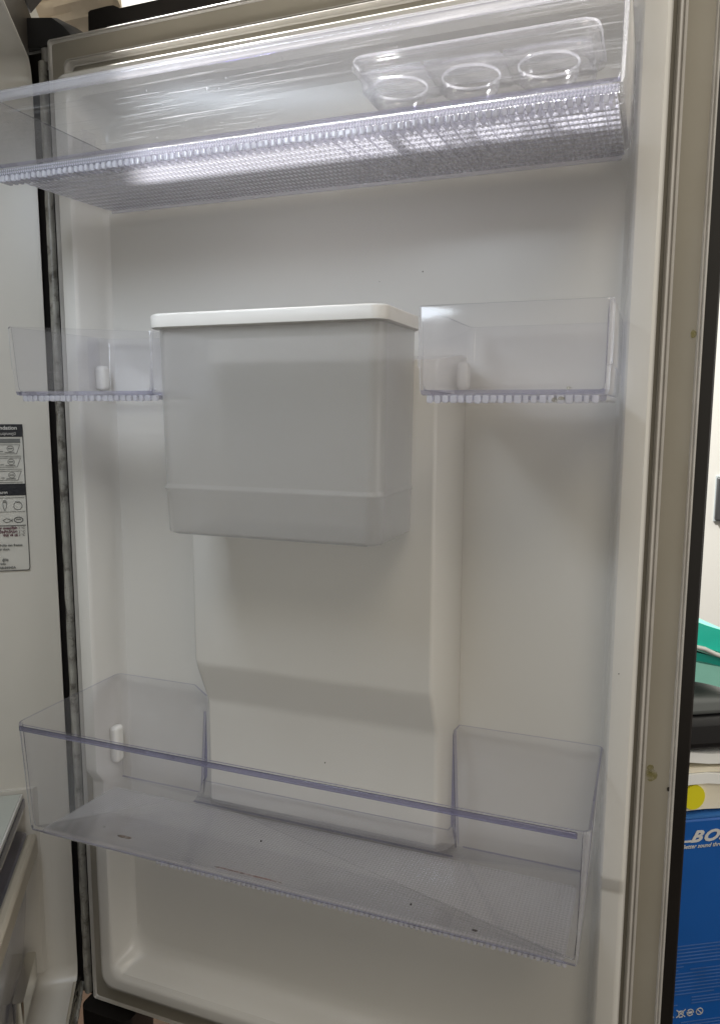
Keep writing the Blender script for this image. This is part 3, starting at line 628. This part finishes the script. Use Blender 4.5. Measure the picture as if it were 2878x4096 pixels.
for i in range(3): lines.append((U0 + .024, U0 + .12, .0722 - i * .0036))
for i in range(6): lines.append((U0 - .03, U0 - .002 + i * .002, .0420 - i * .0036)); lines.append((U0 + .013, U0 + .12, .0430 - i * .0036))
for u0, u1, z in lines: bwbox('print_line', u0, u1, .0003, .0006, z, z + .0012, PALE, bx)
def bout(name, poly, wd, closed=True):
    acc = ([], []); n = len(poly)
    for i in range(n if closed else n - 1):
        a = Vector(poly[i]); b = Vector(poly[(i + 1) % n]); u = (b - a).normalized(); p = Vector((-u.y, u.x)) * wd / 2; a2 = a - u * wd * .4; b2 = b + u * wd * .4
        add(acc, ([bw(x.x, l, x.y) for l in (.0003, .0007) for x in (a2 - p, b2 - p, b2 + p, a2 + p)], [(0, 1, 2, 3), (7, 6, 5, 4), (0, 4, 5, 1), (1, 5, 6, 2), (2, 6, 7, 3), (3, 7, 4, 0)]))
    return mesh(name, acc[0], acc[1], PRT, bx, raw=True)
zc = .0545
bout('warning_triangle', [(U0 - .005, zc - .0035), (U0 + .004, zc - .0035), (U0 - .0005, zc + .0045)], .0009); bout('warning_mark', [(U0 - .0005, zc - .0018), (U0 - .0005, zc + .0014)], .0012, False)
c0 = U0 + .0125; bout('bin_symbol', [(c0 - .0028, zc + .003), (c0 + .0028, zc + .003), (c0 + .0020, zc - .004), (c0 - .0020, zc - .004)], .0008); bout('bin_cross', [(c0 - .005, zc - .004), (c0 + .005, zc + .0045)], .0008, False); bout('bin_cross', [(c0 - .005, zc + .0045), (c0 + .005, zc - .004)], .0008, False)
c0 = U0 + .0235; 
for q in (0, 3.14159): bout('recycling_arrow', [(c0 + .0036 * math.cos(q + a * .35), zc + .0036 * math.sin(q + a * .35)) for a in range(8)], .0011, False)
bout('recycling_mark', [(c0 - .0015, zc), (c0 + .0015, zc)], .0022, False)
c0 = U0 + .0345; bout('circle_symbol', [(c0 + .0038 * math.cos(a * .4488), zc + .0038 * math.sin(a * .4488)) for a in range(14)], .0009); bout('circle_bar', [(c0 - .0024, zc + .0024), (c0 + .0024, zc - .0024)], .0009, False)

# stack on the carton
PAPER = solid('cream_paper', (.82, .76, .62), .7, .06, 20); PAPW = solid('white_paper', (.84, .85, .84), .6, .04, 20)
ps = empty('paper_stack', tuple(bw(.15, -.1, ZT + .003))); tag(ps, 'stack of cream paper bags with a yellow round spot, on top of the blue carton', 'paper stack')
def sheet(name, u0, u1, o0, o1, z, th, mat, parent, warp=.003, seed=0, tilt=0.0):
    n, k = 14, 4; vs = []
    for s in (0, 1):
        for i in range(n):
            for j in range(k):
                u = u0 + (u1 - u0) * i / (n - 1); o_ = o0 + (o1 - o0) * j / (k - 1)
                vs.append(bw(u, o_, z + s * th + warp * noise.noise(Vector((u * 22, o_ * 12, seed))) + tilt * (u - u0)))
    fs = []
    A = n * k
    for i in range(n - 1):
        for j in range(k - 1):
            a = i * k + j; fs += [(a, a + 1, a + k + 1, a + k), (A + a, A + a + k, A + a + k + 1, A + a + 1)]
    rim = [i * k for i in range(n)] + [(n - 1) * k + j for j in range(1, k)] + [i * k + k - 1 for i in range(n - 2, -1, -1)] + [j for j in range(k - 2, 0, -1)]
    for i in range(len(rim)): a, b = rim[i], rim[(i + 1) % len(rim)]; fs.append((a, b, A + b, A + a))
    return mesh(name, vs, fs, mat, parent, 40, raw=True)
sheet('paper_bag', .02, .33, -.22, -.006, ZT + .0070, .0300, PAPER, ps, .0035, 1)
sheet('paper_bag', .02, .33, -.22, -.002, ZT + .0385, .0110, PAPW, ps, .007, 2, -.01)
sheet('paper_sheet', .02, .33, -.22, -.004, ZT + .0530, .0050, PAPER, ps, .008, 3, -.05)
sheet('paper_sheet', .02, .33, -.22, -.003, ZT + .0600, .0110, PAPW, ps, .004, 4, -.02)
YEL = solid('yellow_print', (.75, .68, .01), .5, .06)
acc = [(.078 + .0125 * math.cos(a * .3142), ZT + .022 + .0135 * math.sin(a * .3142)) for a in range(20)]
acc = [(u, min(z, ZT + .0358)) for u, z in acc]; n = len(acc)
mesh('yellow_spot', [bw(u, o_, z) for o_ in (-.0062, -.0035) for u, z in acc], [tuple(range(n))[::-1], tuple(range(n, 2 * n))] + [(i, (i + 1) % n, n + (i + 1) % n, n + i) for i in range(n)], YEL, ps, raw=True)
lp = empty('laptop', tuple(bw(.15, -.1, ZT + .075))); tag(lp, 'closed black laptop bag with a grey top on the paper stack', 'laptop')
bwbox('laptop_body', .02, .33, -.22, .002, ZT + .0735, ZT + .1120, solid('black_bag', (.006, .006, .007), .5, .3), lp, .010)
bwbox('laptop_top', .02, .33, -.222, .000, ZT + .1122, ZT + .1320, solid('grey_cover', (.16, .175, .175), .5, .1), lp, .006)
tf = empty('plastic_folder', tuple(bw(.15, -.1, ZT + .135))); tag(tf, 'shiny teal plastic folders lying askew on the grey laptop cover', 'folder')
TEA = [solid('teal_plastic', (.02, .62, .48), .18, .25, 14, coat=.5), solid('dark_teal_plastic', (.005, .30, .24), .2, .2, 14, coat=.5), solid('pale_teal_plastic', (.30, .68, .58), .25, .1, 14, coat=.5)]
def folder(z, th, mat, tilt, seed): return sheet('folder_sheet', .02, .11, -.20, .003, z, th, mat, tf, .003, seed, tilt)
folder(ZT + .162, .022, TEA[2], -.25, 5); folder(ZT + .1865, .010, TEA[1], -.30, 6); folder(ZT + .199, .006, TEA[2], -.34, 7); folder(ZT + .2065, .024, TEA[0], -.38, 8)
cbl = tag(mesh('cable', *tube([tuple(bw(.02 + i * .013, .006, ZT + .2035 - .36 * i * .013 + .001 * math.sin(i * 2))) for i in range(8)], .0022), solid('white_cable', (.75, .75, .72), .4), raw=True, smooth=60), 'white cable with a grey plug lying across the teal folders', 'cable')
# cardboard beyond the top left corner
kb = empty('cardboard', (-.03, .1, 1.15)); tag(kb, 'torn beige corrugated cardboard stuck behind the hinge cover', 'cardboard')
rg = []
for i in range(26):
    x = -.075 + i * .0044; zt = 1.16; zb = 1.0905 + (.018 if x < -.02 else 0) * 0
    rg.append([(x + .004 * k / 6 * 0, -.075 + (.0032 * math.sin(k * 2.1 + .12 * i) if True else 0), zb + (zt - zb) * k / 12) for k in range(13)] + [(x, -.080, zt), (x, -.080, zb)])
v, f = loft(rg); v = [(x - (z - 1.09) * .10, d, z) for x, d, z in v]; mesh('corrugated_sheet', v, f, solid('beige_cardboard', (.52, .44, .33), .8, .12, 30), kb, 50)
box('cardboard_edge', .0335, .0355, -.082, -.072, 1.0905, 1.12, solid('pale_card_edge', (.5, .42, .3), .8), kb)
